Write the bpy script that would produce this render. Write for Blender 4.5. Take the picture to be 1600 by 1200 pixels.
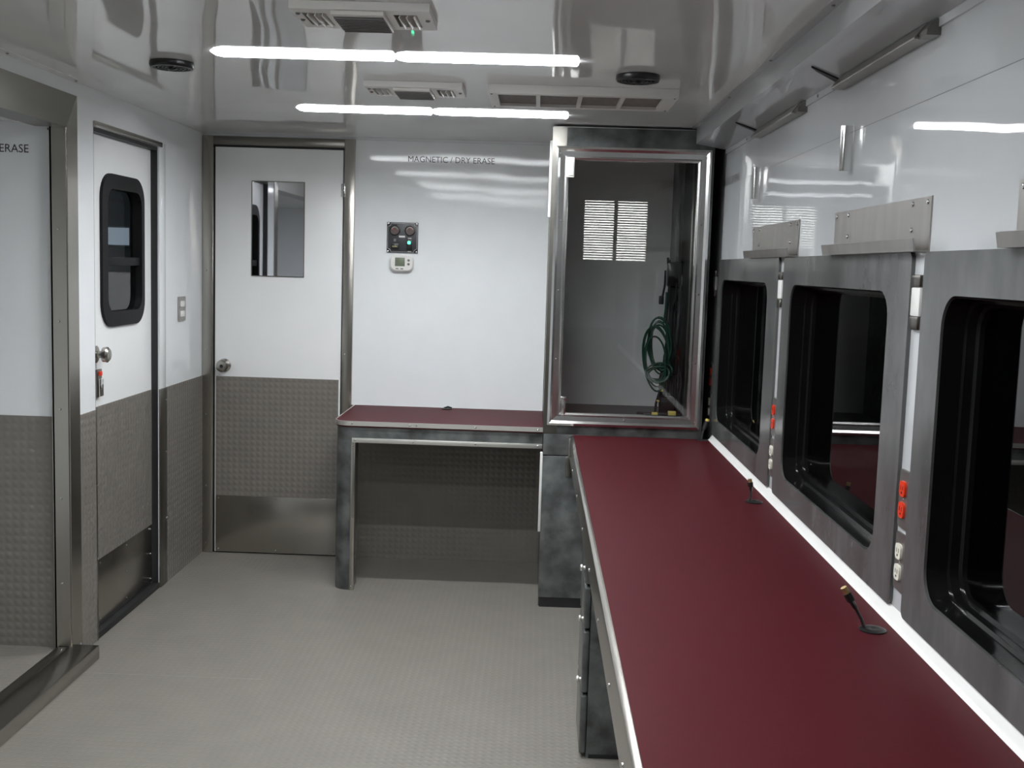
import bpy, bmesh, math, random
from mathutils import Vector, Matrix
random.seed(4)
PI = math.pi
for o in list(bpy.data.objects):
    bpy.data.objects.remove(o)
scene = bpy.context.scene
C = scene.collection

# ------------------------------------------------------------------ camera, world, exposure
H = 1.5187
cam = bpy.data.cameras.new('camera')
cam.sensor_width = 36.0
cam.lens = 1746.2 / 1600 * 36
cam.clip_start = 0.02
cam_ob = bpy.data.objects.new('camera', cam)
C.objects.link(cam_ob)
r_ = Vector((0.99926216, 0.02317098, 0.03063083))
u_ = Vector((-0.03288953, 0.10437123, 0.99399443))
f_ = Vector((-0.01983484, 0.99426845, -0.1050563))
cam_ob.matrix_world = Matrix(((r_.x, u_.x, -f_.x, 0), (r_.y, u_.y, -f_.y, 0), (r_.z, u_.z, -f_.z, H), (0, 0, 0, 1)))
scene.camera = cam_ob

world = bpy.data.worlds.new('night')
scene.world = world
world.use_nodes = True
world.node_tree.nodes['Background'].inputs[0].default_value = (0.55, 0.62, 0.70, 1)
world.node_tree.nodes['Background'].inputs[1].default_value = 0.03
scene.view_settings.view_transform = 'Standard'
scene.view_settings.look = 'None'
scene.view_settings.gamma = 1.0
scene.view_settings.use_curve_mapping = False
scene.view_settings.exposure = 0.90
LED_STRENGTH = 175.0

# ------------------------------------------------------------------ materials
MATS = {}
def nodes(m):
    m.use_nodes = True
    nt = m.node_tree
    return nt, nt.nodes, nt.links
def mat(name, col, rough=0.4, metal=0.0, var=0.06, vscale=6.0, stretch=(1, 1, 1), wave=None, rvar=0.0, spec=0.5, aniso=0.0, ior=None, coat=0.0):
    m = bpy.data.materials.new(name)
    nt, N, L = nodes(m)
    b = N['Principled BSDF']
    b.inputs['Roughness'].default_value = rough
    b.inputs['Metallic'].default_value = metal
    b.inputs['Specular IOR Level'].default_value = spec
    if ior:
        b.inputs['IOR'].default_value = ior
    if coat:
        b.inputs['Coat Weight'].default_value = coat
        b.inputs['Coat Roughness'].default_value = 0.05
    tc = N.new('ShaderNodeTexCoord')
    mp = N.new('ShaderNodeMapping')
    mp.inputs['Scale'].default_value = stretch
    L.new(tc.outputs['Object'], mp.inputs['Vector'])
    nz = N.new('ShaderNodeTexNoise')
    nz.inputs['Scale'].default_value = vscale
    nz.inputs['Detail'].default_value = 5
    L.new(mp.outputs[0], nz.inputs['Vector'])
    cr = N.new('ShaderNodeValToRGB')
    cr.color_ramp.elements[0].position = 0.3
    cr.color_ramp.elements[1].position = 0.7
    cr.color_ramp.elements[0].color = tuple(c * (1 - var) for c in col) + (1,)
    cr.color_ramp.elements[1].color = tuple(min(1, c * (1 + var)) for c in col) + (1,)
    L.new(nz.outputs['Fac'], cr.inputs[0])
    L.new(cr.outputs[0], b.inputs['Base Color'])
    if rvar:
        mr = N.new('ShaderNodeMapRange')
        mr.inputs['To Min'].default_value = max(0.02, rough - rvar)
        mr.inputs['To Max'].default_value = rough + rvar
        L.new(nz.outputs['Fac'], mr.inputs['Value'])
        L.new(mr.outputs[0], b.inputs['Roughness'])
    if wave:
        sc, dist, stv = wave
        m2 = N.new('ShaderNodeMapping')
        m2.inputs['Scale'].default_value = stv
        L.new(tc.outputs['Object'], m2.inputs['Vector'])
        n2 = N.new('ShaderNodeTexNoise')
        n2.inputs['Scale'].default_value = sc
        n2.inputs['Detail'].default_value = 1.0
        L.new(m2.outputs[0], n2.inputs['Vector'])
        bp = N.new('ShaderNodeBump')
        bp.inputs['Strength'].default_value = 1.0
        bp.inputs['Distance'].default_value = dist
        L.new(n2.outputs['Fac'], bp.inputs['Height'])
        L.new(bp.outputs[0], b.inputs['Normal'])
    MATS[name] = m
    return m
def emboss(name, col, rough, pitch, axes, powers, dist):
    """small regular raised studs: |cos| products over the given object axes"""
    m = mat(name, col, rough, var=0.05, vscale=9)
    nt, N, L = nodes(m)
    b = N['Principled BSDF']
    tc = N.new('ShaderNodeTexCoord')
    sp = N.new('ShaderNodeSeparateXYZ')
    L.new(tc.outputs['Object'], sp.inputs[0])
    prev = None
    for ax, pw in zip(axes, powers):
        mu = N.new('ShaderNodeMath'); mu.operation = 'MULTIPLY'
        mu.inputs[1].default_value = PI / pitch
        L.new(sp.outputs[ax], mu.inputs[0])
        cs = N.new('ShaderNodeMath'); cs.operation = 'COSINE'
        L.new(mu.outputs[0], cs.inputs[0])
        ab = N.new('ShaderNodeMath'); ab.operation = 'ABSOLUTE'
        L.new(cs.outputs[0], ab.inputs[0])
        po = N.new('ShaderNodeMath'); po.operation = 'POWER'
        po.inputs[1].default_value = pw
        L.new(ab.outputs[0], po.inputs[0])
        if prev is None:
            prev = po
        else:
            mm = N.new('ShaderNodeMath'); mm.operation = 'MULTIPLY'
            L.new(prev.outputs[0], mm.inputs[0]); L.new(po.outputs[0], mm.inputs[1])
            prev = mm
    bp = N.new('ShaderNodeBump')
    bp.inputs['Strength'].default_value = 1.0
    bp.inputs['Distance'].default_value = dist
    L.new(prev.outputs[0], bp.inputs['Height'])
    L.new(bp.outputs[0], b.inputs['Normal'])
    return m
def emis(name, col, strength):
    m = bpy.data.materials.new(name)
    nt, N, L = nodes(m)
    b = N['Principled BSDF']
    b.inputs['Base Color'].default_value = (*[min(1, c) for c in col], 1)
    b.inputs['Emission Color'].default_value = (*col, 1)
    b.inputs['Emission Strength'].default_value = strength
    MATS[name] = m
    return m
def glass(name, tint, rough=0.0, ior=1.5):
    m = bpy.data.materials.new(name)
    nt, N, L = nodes(m)
    N.remove(N['Principled BSDF'])
    out = N['Material Output']
    tr = N.new('ShaderNodeBsdfTransparent'); tr.inputs[0].default_value = (*tint, 1)
    gl = N.new('ShaderNodeBsdfGlossy'); gl.inputs['Roughness'].default_value = rough
    gl.inputs['Color'].default_value = (1, 1, 1, 1)
    fr = N.new('ShaderNodeFresnel'); fr.inputs[0].default_value = ior
    mx = N.new('ShaderNodeMixShader')
    ge = N.new('ShaderNodeNewGeometry')
    fa = N.new('ShaderNodeMath'); fa.operation = 'SUBTRACT'; fa.inputs[0].default_value = 1.0
    L.new(ge.outputs['Backfacing'], fa.inputs[1])
    ml = N.new('ShaderNodeMath'); ml.operation = 'MULTIPLY'
    L.new(fr.outputs[0], ml.inputs[0]); L.new(fa.outputs[0], ml.inputs[1])   # reflect once, at the face the ray enters
    L.new(ml.outputs[0], mx.inputs[0]); L.new(tr.outputs[0], mx.inputs[1]); L.new(gl.outputs[0], mx.inputs[2])
    L.new(mx.outputs[0], out.inputs[0])
    MATS[name] = m
    return m

mat('ceiling_white', (0.74, 0.75, 0.735), 0.04, var=0.015, wave=(2.6, 0.008, (1.0, 0.35, 1)))
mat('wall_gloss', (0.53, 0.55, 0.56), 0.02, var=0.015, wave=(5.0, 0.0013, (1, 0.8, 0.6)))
mat('wall_left_white', (0.82, 0.845, 0.86), 0.10, var=0.015, wave=(2.0, 0.006, (1, 1, 1)))
mat('board_white', (0.88, 0.91, 0.92), 0.06, var=0.015, wave=(2.0, 0.0055, (1.0, 1, 0.8)))
mat('door_white', (0.87, 0.88, 0.88), 0.30, var=0.012)
mat('white_plastic', (0.80, 0.80, 0.77), 0.35, var=0.02)
mat('vent_white', (0.72, 0.71, 0.68), 0.4, var=0.02)
mat('white_strip', (0.82, 0.82, 0.80), 0.35, var=0.02)
mat('stainless', (0.44, 0.42, 0.385), 0.24, 1.0, var=0.03, vscale=3, stretch=(4, 4, 0.5), wave=(2.5, 0.0015, (1, 1, 1)), rvar=0.03)
mat('stainless_dark', (0.22, 0.21, 0.19), 0.30, 1.0, var=0.03, vscale=3, stretch=(1, 1, 1), rvar=0.03)
mat('tray_steel', (0.44, 0.425, 0.405), 0.38, 1.0, var=0.10, vscale=4, stretch=(1, 5, 0.7), rvar=0.06)
mat('aluminium', (0.70, 0.70, 0.69), 0.20, 1.0, var=0.05, vscale=5, wave=(4, 0.001, (1, 1, 1)), rvar=0.06)
mat('satin_aluminium', (0.80, 0.79, 0.75), 0.45, 1.0, var=0.03)
mat('chrome', (0.78, 0.78, 0.77), 0.09, 1.0, var=0.02)
mat('laminate', (0.098, 0.105, 0.103), 0.22, var=0.55, vscale=11, rvar=0.05)
mat('laminate_panel', (0.095, 0.098, 0.097), 0.20, var=0.30, vscale=9, stretch=(1, 1.2, 0.5), rvar=0.05)
mat('burgundy', (0.064, 0.0065, 0.0105), 0.5, var=0.05, vscale=160, spec=0.12)
emboss('wainscot', (0.190, 0.175, 0.155), 0.28, 0.030, (0, 1, 2), (1.6, 1.6, 1.6), 0.0016)
emboss('floor_vinyl', (0.222, 0.206, 0.182), 0.42, 0.027, (0, 1), (3.0, 9.0), 0.0011)
mat('seam_weld', (0.30, 0.28, 0.25), 0.4)
mat('black_plastic', (0.010, 0.010, 0.010), 0.30, var=0.2)
mat('black_rubber', (0.016, 0.016, 0.017), 0.5, var=0.2)
mat('black_frame', (0.010, 0.010, 0.011), 0.55, var=0.2, spec=0.2)
mat('black_trim', (0.006, 0.006, 0.006), 0.14, var=0.2)
mat('grille_grey', (0.17, 0.168, 0.165), 0.5, var=0.08)
mat('filter_grey', (0.20, 0.175, 0.165), 0.8, var=0.15, vscale=60)
mat('cabinet_grey', (0.88, 0.88, 0.87), 0.5, var=0.06)
mat('cabinet_dark', (0.07, 0.07, 0.068), 0.45, var=0.15)
mat('red_plastic', (0.75, 0.045, 0.012), 0.3, var=0.04)
mat('ivory_plastic', (0.80, 0.79, 0.68), 0.35, var=0.03)
mat('grey_plate', (0.20, 0.19, 0.18), 0.35, 0.6, var=0.05)
mat('cord_green', (0.012, 0.055, 0.035), 0.45, var=0.15)
mat('yellow_tag', (0.72, 0.58, 0.16), 0.5, var=0.05)
mat('gold_plug', (0.62, 0.47, 0.22), 0.3, 0.9, var=0.05)
mat('ink', (0.03, 0.03, 0.032), 0.5, var=0.05)
mat('ink_faint', (0.12, 0.12, 0.12), 0.5, var=0.05)
mat('panel_black', (0.035, 0.037, 0.042), 0.4, var=0.1)
mat('dial', (0.10, 0.075, 0.07), 0.35, var=0.25, vscale=60)
mat('needle_red', (0.55, 0.06, 0.04), 0.4)
mat('label_white', (0.6, 0.6, 0.58), 0.5)
mat('label_olive', (0.30, 0.29, 0.12), 0.5)
mat('lcd', (0.17, 0.20, 0.14), 0.25, var=0.15)
mat('mirror_glass', (0.62, 0.63, 0.66), 0.02, 1.0, var=0.01)
mat('asphalt', (0.05, 0.05, 0.05), 0.9)
mat('building_wall', (0.75, 0.78, 0.80), 0.8)
glass('smoked_glass', (0.93, 0.94, 0.94), ior=1.7)
glass('night_glass', (0.10, 0.11, 0.10))
glass('door_glass', (0.72, 0.74, 0.74))
emis('led_lens', (0.95, 0.975, 1.0), 7.0)
emis('led_diffuser', (0.95, 0.975, 1.0), LED_STRENGTH)
emis('green_led', (0.05, 1.0, 0.45), 3.0)
emis('lit_window', (0.42, 0.50, 0.60), 0.42)
emis('service_lamp', (1.0, 0.98, 0.94), 14.0)

# ------------------------------------------------------------------ mesh building
WORLD = {}
def W(o):
    return WORLD[o.name] if o else Vector((0, 0, 0))
class MB:
    def __init__(s):
        s.v = []; s.f = []
    def add(s, vs, fs):
        n = len(s.v)
        s.v += [tuple(v) for v in vs]
        s.f += [tuple(n + i for i in f) for f in fs]
        return s
    def box(s, x0, x1, y0, y1, z0, z1, bev=0.0, seg=2):
        if bev <= 0:
            vs = [(x, y, z) for x in (x0, x1) for y in (y0, y1) for z in (z0, z1)]
            return s.add(vs, [(0, 1, 3, 2), (4, 6, 7, 5), (0, 4, 5, 1), (2, 3, 7, 6), (0, 2, 6, 4), (1, 5, 7, 3)])
        bm = bmesh.new()
        bmesh.ops.create_cube(bm, size=1)
        for v in bm.verts:
            v.co = Vector(((x0 + x1) / 2 + v.co.x * (x1 - x0), (y0 + y1) / 2 + v.co.y * (y1 - y0), (z0 + z1) / 2 + v.co.z * (z1 - z0)))
        bmesh.ops.bevel(bm, geom=bm.edges[:], offset=bev, segments=seg, affect='EDGES', profile=0.5)
        bm.verts.index_update()
        s.add([v.co[:] for v in bm.verts], [[v.index for v in f.verts] for f in bm.faces])
        bm.free()
        return s
    def prism(s, pts, axis, a0, a1):
        def mk(p, a):
            return {'x': (a, p[0], p[1]), 'y': (p[0], a, p[1]), 'z': (p[0], p[1], a)}[axis]
        n = len(pts)
        vs = [mk(p, a0) for p in pts] + [mk(p, a1) for p in pts]
        fs = [tuple(range(n)), tuple(range(n, 2 * n))] + [(i, (i + 1) % n, n + (i + 1) % n, n + i) for i in range(n)]
        return s.add(vs, fs)
    def loft(s, loops, cap=False, closed_ring=False):
        n = len(loops[0]); vs = [p for l in loops for p in l]; fs = []
        m = len(loops)
        for k in range(m if closed_ring else m - 1):
            a = k * n; b = ((k + 1) % m) * n
            for i in range(n):
                j = (i + 1) % n
                fs.append((a + i, a + j, b + j, b + i))
        if cap:
            fs.append(tuple(range(n))); fs.append(tuple(range((m - 1) * n, m * n)))
        return s.add(vs, fs)
    def tube(s, pts, r, n=8, closed=False):
        pts = [Vector(p) for p in pts]
        loops = []; m = len(pts); up = None
        for i, p in enumerate(pts):
            a = pts[(i - 1) % m] if (closed or i > 0) else p
            b = pts[(i + 1) % m] if (closed or i < m - 1) else p
            t = (b - a).normalized()
            if up is None:
                up = Vector((0, 0, 1)) if abs(t.z) < 0.9 else Vector((1, 0, 0))
            e1 = (up - t * up.dot(t))
            e1 = e1.normalized() if e1.length > 1e-5 else t.orthogonal().normalized()
            up = e1
            e2 = t.cross(e1)
            rr = r[i] if isinstance(r, (list, tuple)) else r
            loops.append([p + e1 * (rr * math.cos(2 * PI * k / n)) + e2 * (rr * math.sin(2 * PI * k / n)) for k in range(n)])
        return s.loft(loops, cap=not closed, closed_ring=closed)
    def lathe(s, prof, c, axis, n=24):
        loops = []
        for r, h in prof:
            l = []
            for k in range(n):
                a = 2 * PI * k / n
                q, w = r * math.cos(a), r * math.sin(a)
                l.append({'x': (c[0] + h, c[1] + q, c[2] + w), 'y': (c[0] + q, c[1] + h, c[2] + w), 'z': (c[0] + q, c[1] + w, c[2] + h)}[axis])
            loops.append(l)
        return s.loft(loops, cap=True)
    def build(s, name, material, parent=None, smooth=True, kind=None, origin=None):
        xs = [v[0] for v in s.v]; ys = [v[1] for v in s.v]; zs = [v[2] for v in s.v]
        zc = (min(zs) + max(zs)) / 2 if parent else min(zs)
        o = Vector(origin) if origin else Vector(((min(xs) + max(xs)) / 2, (min(ys) + max(ys)) / 2, zc))
        me = bpy.data.meshes.new(name)
        me.from_pydata([tuple(Vector(v) - o) for v in s.v], [], s.f)
        bm = bmesh.new(); bm.from_mesh(me)
        bmesh.ops.recalc_face_normals(bm, faces=bm.faces[:])
        bm.to_mesh(me); bm.free()
        if smooth:
            me.shade_smooth()
            me.set_sharp_from_angle(angle=math.radians(35))
        me.materials.append(MATS[material] if isinstance(material, str) else material)
        ob = bpy.data.objects.new(name, me)
        C.objects.link(ob)
        place(ob, o, parent)
        if kind:
            ob['kind'] = kind
        return ob
def place(ob, world, parent=None):
    if parent is not None:
        ob.parent = parent
    ob.location = world - W(parent)
    WORLD[ob.name] = Vector(world)
def empty(name, loc, label=None, cat=None, group=None, kind=None):
    e = bpy.data.objects.new(name, None)
    e.empty_display_size = 0.05
    C.objects.link(e)
    place(e, Vector(loc))
    tag(e, label, cat, group, kind)
    return e
def tag(o, label=None, cat=None, group=None, kind=None):
    if label: o['label'] = label
    if cat: o['category'] = cat
    if group: o['group'] = group
    if kind: o['kind'] = kind
    return o
def copy_tree(o, offset, parent=None):
    c = o.copy(); C.objects.link(c)
    if parent is None:
        c.location = Vector(o.location) + Vector(offset)
    else:
        c.parent = parent
    WORLD[c.name] = W(o) + Vector(offset)
    for ch in [q for q in o.children]:
        copy_tree(ch, offset, c)
    return c
def dup(o, offset, label):
    c = copy_tree(o, offset)
    c['label'] = label
    return c
SCREW = {}
def screw(parent, p, axis, r=0.005, material='chrome'):
    """pan-head screw whose head stands out along signed axis ('-x', '+y' ...)"""
    key = (axis, r, material)
    if key not in SCREW:
        b = MB(); s = -1 if axis[0] == '-' else 1
        b.lathe([(r * 0.2, -0.002 * s), (r, -0.002 * s), (r, r * 0.2 * s), (r * 0.75, r * 0.55 * s), (r * 0.3, r * 0.7 * s)], (0, 0, 0), axis[1], 10)
        o = b.build('screw', material, parent, origin=(0, 0, 0))
        SCREW[key] = o.data
        WORLD.pop(o.name, None)
    else:
        o = bpy.data.objects.new('screw', SCREW[key]); C.objects.link(o)
    place(o, Vector(p), parent)
    return o
def rrect(a0, a1, b0, b1, r, n=6):
    pts = []
    for (ca, cb, st) in ((a1 - r, b1 - r, 0), (a0 + r, b1 - r, PI / 2), (a0 + r, b0 + r, PI), (a1 - r, b0 + r, 1.5 * PI)):
        for k in range(n + 1):
            t = st + (PI / 2) * k / n
            pts.append((ca + r * math.cos(t), cb + r * math.sin(t)))
    return pts
def lift(loop, axis, a):
    return [{'x': (a, p[0], p[1]), 'y': (p[0], a, p[1]), 'z': (p[0], p[1], a)}[axis] for p in loop]
def ring(b, outer, inner, axis, a0, a1):
    b.loft([lift(outer, axis, a0), lift(outer, axis, a1), lift(inner, axis, a1), lift(inner, axis, a0)], closed_ring=True)
    return b
def slab(b, loop, axis, a0, a1):
    b.loft([lift(loop, axis, a0), lift(loop, axis, a1)], cap=True)
    return b
def panel(b, axis, a0, a1, ur, vr, holes=()):
    """a plate with rectangular holes, between a0 and a1 along axis; u, v the other two axes"""
    us = sorted(set([ur[0], ur[1]] + [h[i] for h in holes for i in (0, 1) if ur[0] < h[i] < ur[1]]))
    vs_ = sorted(set([vr[0], vr[1]] + [h[i] for h in holes for i in (2, 3) if vr[0] < h[i] < vr[1]]))
    def solid(i, j):
        if not (0 <= i < len(us) - 1 and 0 <= j < len(vs_) - 1):
            return False
        u = (us[i] + us[i + 1]) / 2; v = (vs_[j] + vs_[j + 1]) / 2
        return not any(h[0] < u < h[1] and h[2] < v < h[3] for h in holes)
    def P(u, v, a):
        return {'x': (a, u, v), 'y': (u, a, v), 'z': (u, v, a)}[axis]
    for i in range(len(us) - 1):
        for j in range(len(vs_) - 1):
            if not solid(i, j): continue
            u0, u1, v0, v1 = us[i], us[i + 1], vs_[j], vs_[j + 1]
            for a in (a0, a1):
                b.add([P(u0, v0, a), P(u1, v0, a), P(u1, v1, a), P(u0, v1, a)], [(0, 1, 2, 3)])
            for (di, dj, e) in ((-1, 0, ((u0, v0), (u0, v1))), (1, 0, ((u1, v0), (u1, v1))), (0, -1, ((u0, v0), (u1, v0))), (0, 1, ((u0, v1), (u1, v1)))):
                if not solid(i + di, j + dj):
                    b.add([P(*e[0], a0), P(*e[1], a0), P(*e[1], a1), P(*e[0], a1)], [(0, 1, 2, 3)])
    # weld so that normals can be made consistent
    key = {}; nv = []; mp = []
    for v in b.v:
        k = tuple(round(c, 5) for c in v)
        if k not in key:
            key[k] = len(nv); nv.append(v)
        mp.append(key[k])
    b.v = nv; b.f = [tuple(mp[i] for i in f) for f in b.f]
    return b
def lettering(text, parent, width, cap, origin, right, up, material, name='lettering'):
    cu = bpy.data.curves.new('t', 'FONT'); cu.body = text; cu.resolution_u = 3
    to = bpy.data.objects.new('t', cu); C.objects.link(to)
    bpy.context.view_layer.update()
    dg = bpy.context.evaluated_depsgraph_get()
    me = bpy.data.meshes.new_from_object(to.evaluated_get(dg))
    bpy.data.objects.remove(to); bpy.data.curves.remove(cu)
    xs = [v.co.x for v in me.vertices]; ys = [v.co.y for v in me.vertices]
    kx = width / (max(xs) - min(xs)); ky = cap / (max(ys) - min(ys))
    R, U = Vector(right), Vector(up)
    for v in me.vertices:
        v.co = R * ((v.co.x - min(xs)) * kx) + U * ((v.co.y - min(ys)) * ky)
    me.name = name
    me.materials.clear(); me.materials.append(MATS[material])
    ob = bpy.data.objects.new(name, me); C.objects.link(ob)
    place(ob, Vector(origin), parent)
    return ob

# ------------------------------------------------------------------ the setting
XL, XR, YB, YR, ZC = -1.69, 0.794, 5.636, -1.6, 2.13
LT = -0.10        # thickness of the left wall, outwards
S = 'structure'
floor = tag(MB().box(XL - 0.1, XR + 0.15, YR, YB + 0.1, -0.06, 0).build('floor', 'floor_vinyl'), 'grey beige studded vinyl floor', kind=S)
MB().box(XL + 0.09, -0.95, 3.896, 3.899, -0.0002, 0.0006).build('seam', 'seam_weld', floor)
ceiling = tag(MB().box(XL - 0.1, XR + 0.15, YR, YB + 0.1, ZC, ZC + 0.06).build('ceiling', 'ceiling_white'), 'glossy white ceiling panel', kind=S)
DY0, DY1, DZ1 = 4.245, 4.965, 1.992
AY0, AY1, AZ1 = 0.95, 4.03, 1.975
wl = panel(MB(), 'x', XL - 0.1, XL, (YR, YB), (0, ZC), [(DY0, DY1, -1, DZ1), (AY0 - 0.06, AY1 + 0.055, -1, AZ1 + 0.06)]).build('wall_left', 'wall_left_white', kind=S)
tag(wl, 'white gloss left wall with grey studded dado')
LV = (0.223, 0.534, 1.556, 1.854)
wb = panel(MB(), 'y', YB, YB + 0.06, (XL, XR), (0, ZC), [LV]).build('wall_back', 'board_white', kind=S)
tag(wb, 'white dry erase back wall')
lettering('MAGNETIC / DRY ERASE', wb, 0.430, 0.029, (-0.663, YB - 0.0008, 2.018), (1, 0, 0), (0, 0, 1), 'ink_faint')
WIN = [(3.84, 4.80), (2.52, 3.495), (1.21, 2.185)]
WZ0, WZ1 = 0.885, 1.488
PAN = [(3.68, 4.90), (2.38, 3.605), (1.08, 2.302)]
PZ0, PZ1 = 0.812, 1.573
hol = [(a - 0.01, b + 0.01, WZ0 - 0.01, WZ1 + 0.01) for a, b in WIN]
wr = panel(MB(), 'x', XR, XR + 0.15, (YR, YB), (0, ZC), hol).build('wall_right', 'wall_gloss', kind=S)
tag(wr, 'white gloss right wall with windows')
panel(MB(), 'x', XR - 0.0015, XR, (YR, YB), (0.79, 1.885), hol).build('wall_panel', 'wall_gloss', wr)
MB().box(XR - 0.0017, XR, YR, 4.888, 1.885, 1.8868).build('seam', 'grille_grey', wr)
lettering('MAGNETIC / DRY ERASE', wr, 0.393, 0.030, (XR - 0.0008, 4.947, 1.889), (0, -1, 0), (0, 0, 1), 'ink_faint')
wre = tag(MB().box(XL - 0.1, XR + 0.15, YR - 0.06, YR, 0, ZC).build('wall_rear', 'wall_left_white'), 'white wall at the rear', kind=S)
MB().box(XL, XR, YR, YR + 0.004, 0, 0.917).build('dado_panel', 'wainscot', wre)

# dado panels of the left and back walls
MB().box(XL, XL + 0.004, AY1 + 0.06, DY0 - 0.008, 0, 0.917).build('dado_panel', 'wainscot', wl)
MB().box(XL, XL + 0.004, 5.062, YB, 0, 0.917).build('dado_panel', 'wainscot', wl)
MB().box(XL, XL + 0.004, YR, AY0 - 0.06, 0, 0.917).build('dado_panel', 'wainscot', wl)
MB().box(-0.93, 0.05, YB - 0.004, YB, 0, 0.79).build('dado_panel', 'wainscot', wb)
# steel edge strip of the dado next to the door, painted strip above it
e = MB().box(XL, XL + 0.007, 4.968, 5.062, 0, 0.917, 0.002).build('edge_strip', 'stainless_dark', wl)
for z in (0.06, 0.31, 0.62, 0.86):
    screw(e, (XL + 0.007, 5.052, z), '+x', 0.004)
MB().box(XL, XL + 0.006, 4.968, 5.05, 0.917, DZ1 + 0.02, 0.002).build('edge_strip', 'wall_left_white', wl)
e = MB().box(XL, XL + 0.006, DY0 - 0.008, DY0, 0, 0.917, 0.001).build('edge_strip', 'stainless_dark', wl)
for z in (0.33, 0.62, 0.83):
    screw(e, (XL + 0.006, DY0 - 0.004, z), '+x', 0.004)
MB().box(XL, XL + 0.012, DY0 - 0.005, DY1 + 0.03, DZ1, DZ1 + 0.022, 0.003).build('drip_rail', 'stainless', wl)

# slide-out alcove on the left
al = tag(MB().box(-2.6, XL - 0.02, AY0 - 0.05, AY1 + 0.05, -0.02, 0.045).build('floor_alcove', 'floor_vinyl'), 'raised vinyl floor of the alcove', kind=S)
ae = tag(MB().box(-2.6, XL - 0.055, AY1, AY1 + 0.05, 0.045, 2.0).build('wall_alcove', 'wall_left_white'), 'white end wall of the alcove with grey dado', kind=S)
MB().box(-2.6, XL - 0.055, AY1 - 0.004, AY1, 0.045, 0.917).build('dado_panel', 'wainscot', ae)
lettering('MAGNETIC / DRY ERASE', ae, 0.430, 0.029, (-1.838 - 0.430, AY1 - 0.0008, 1.869), (1, 0, 0), (0, 0, 1), 'ink')
screw(ae, (-1.765, AY1, 1.955), '-y', 0.005, 'black_plastic')
tag(MB().box(-2.65, -2.6, AY0 - 0.05, AY1 + 0.05, 0, 2.0).build('wall_alcove_side', 'wall_left_white'), 'white outer wall of the alcove', kind=S)
tag(MB().box(-2.6, XL - 0.02, AY0 - 0.05, AY0, 0.045, 2.0).build('wall_alcove_near', 'wall_left_white'), 'white near wall of the alcove', kind=S)
tag(MB().box(-2.6, XL - 0.02, AY0 - 0.05, AY1 + 0.05, 1.978, 2.03).build('ceiling_alcove', 'ceiling_white'), 'white ceiling of the alcove', kind=S)
tr = empty('trim_1', (XL, 4.06, 0), 'brushed steel casing and sill around the alcove', kind=S)
t = XL + 0.004
b = MB()
b.prism([(4.0, 0.05), (4.09, 0.05), (4.09, 2.08), (4.0, 1.968)], 'x', XL - 0.002, t)
b.box(XL - 0.058, XL - 0.0005, 3.995, 4.002, 0.05, 1.968)
b.box(XL - 0.06, XL - 0.052, 3.995, AY1, 0.05, 1.968)
j = b.build('jamb', 'stainless', tr)
for z in (0.30, 0.62, 0.95, 1.27, 1.6):
    screw(j, (XL - 0.03, 3.995, z), '-y', 0.004)
b = MB()
b.prism([(AY0 - 0.06, 2.08), (4.09, 2.08), (4.0, 1.968), (AY0 + 0.03, 1.968)], 'x', XL - 0.002, t)
b.box(XL - 0.11, t, AY0, 4.0, 1.960, 1.968)
b.build('header', 'stainless_dark', tr)
b = MB()
b.prism([(AY0 - 0.06, 0.05), (AY0 + 0.03, 0.05), (AY0 + 0.03, 1.968), (AY0 - 0.06, 2.08)], 'x', XL - 0.002, t)
b.build('jamb', 'stainless', tr)
b = MB().box(XL - 0.03, -1.6, AY0 - 0.09, 4.041, 0, 0.055, 0.006)
sl = b.build('sill', 'stainless', tr)
MB().box(XL - 0.05, XL - 0.01, AY0, 3.99, 0.045, 0.060, 0.003).build('sill_lip', 'stainless_dark', tr)
screw(sl, (XL - 0.02, 3.96, 0.0605), '+z', 0.004)
b = MB().box(XL, XL + 0.038, YR, 4.10, ZC - 0.003, ZC)
cf = b.build('cove_strip', 'ceiling_white', ceiling)
for y in (0.6, 1.4, 2.2, 2.9, 3.52, 4.04):
    screw(cf, (XL + 0.022, y, ZC - 0.003), '-z', 0.005, 'grille_grey')

# soffit along the top of the right wall
so = empty('trim_2', (0.73, 2.0, 2.04), 'white raceway soffit along the top of the right wall', kind=S)
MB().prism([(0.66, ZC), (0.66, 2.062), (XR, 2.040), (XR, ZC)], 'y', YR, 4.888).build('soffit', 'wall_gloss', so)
fl = MB().box(0.636, 0.66, YR, 4.888, ZC - 0.003, ZC).build('flange', 'wall_gloss', so)
for y in (1.2, 1.9, 2.62, 3.30, 4.0, 4.65):
    screw(fl, (0.648, y, ZC - 0.003), '-z', 0.005, 'grille_grey')
fl = MB().box(XR - 0.006, XR, YR, 4.888, 2.022, 2.0405).build('flange', 'wall_gloss', so)
for y in (1.4, 3.30, 4.40):
    screw(fl, (XR - 0.006, y, 2.031), '-x', 0.005, 'grille_grey')
# crown strip above the back wall
tag(MB().box(XL, 0.05, YB - 0.006, YB, ZC - 0.012, ZC).build('trim_3', 'wall_left_white'), 'narrow white strip where back wall meets ceiling', kind=S)

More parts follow.
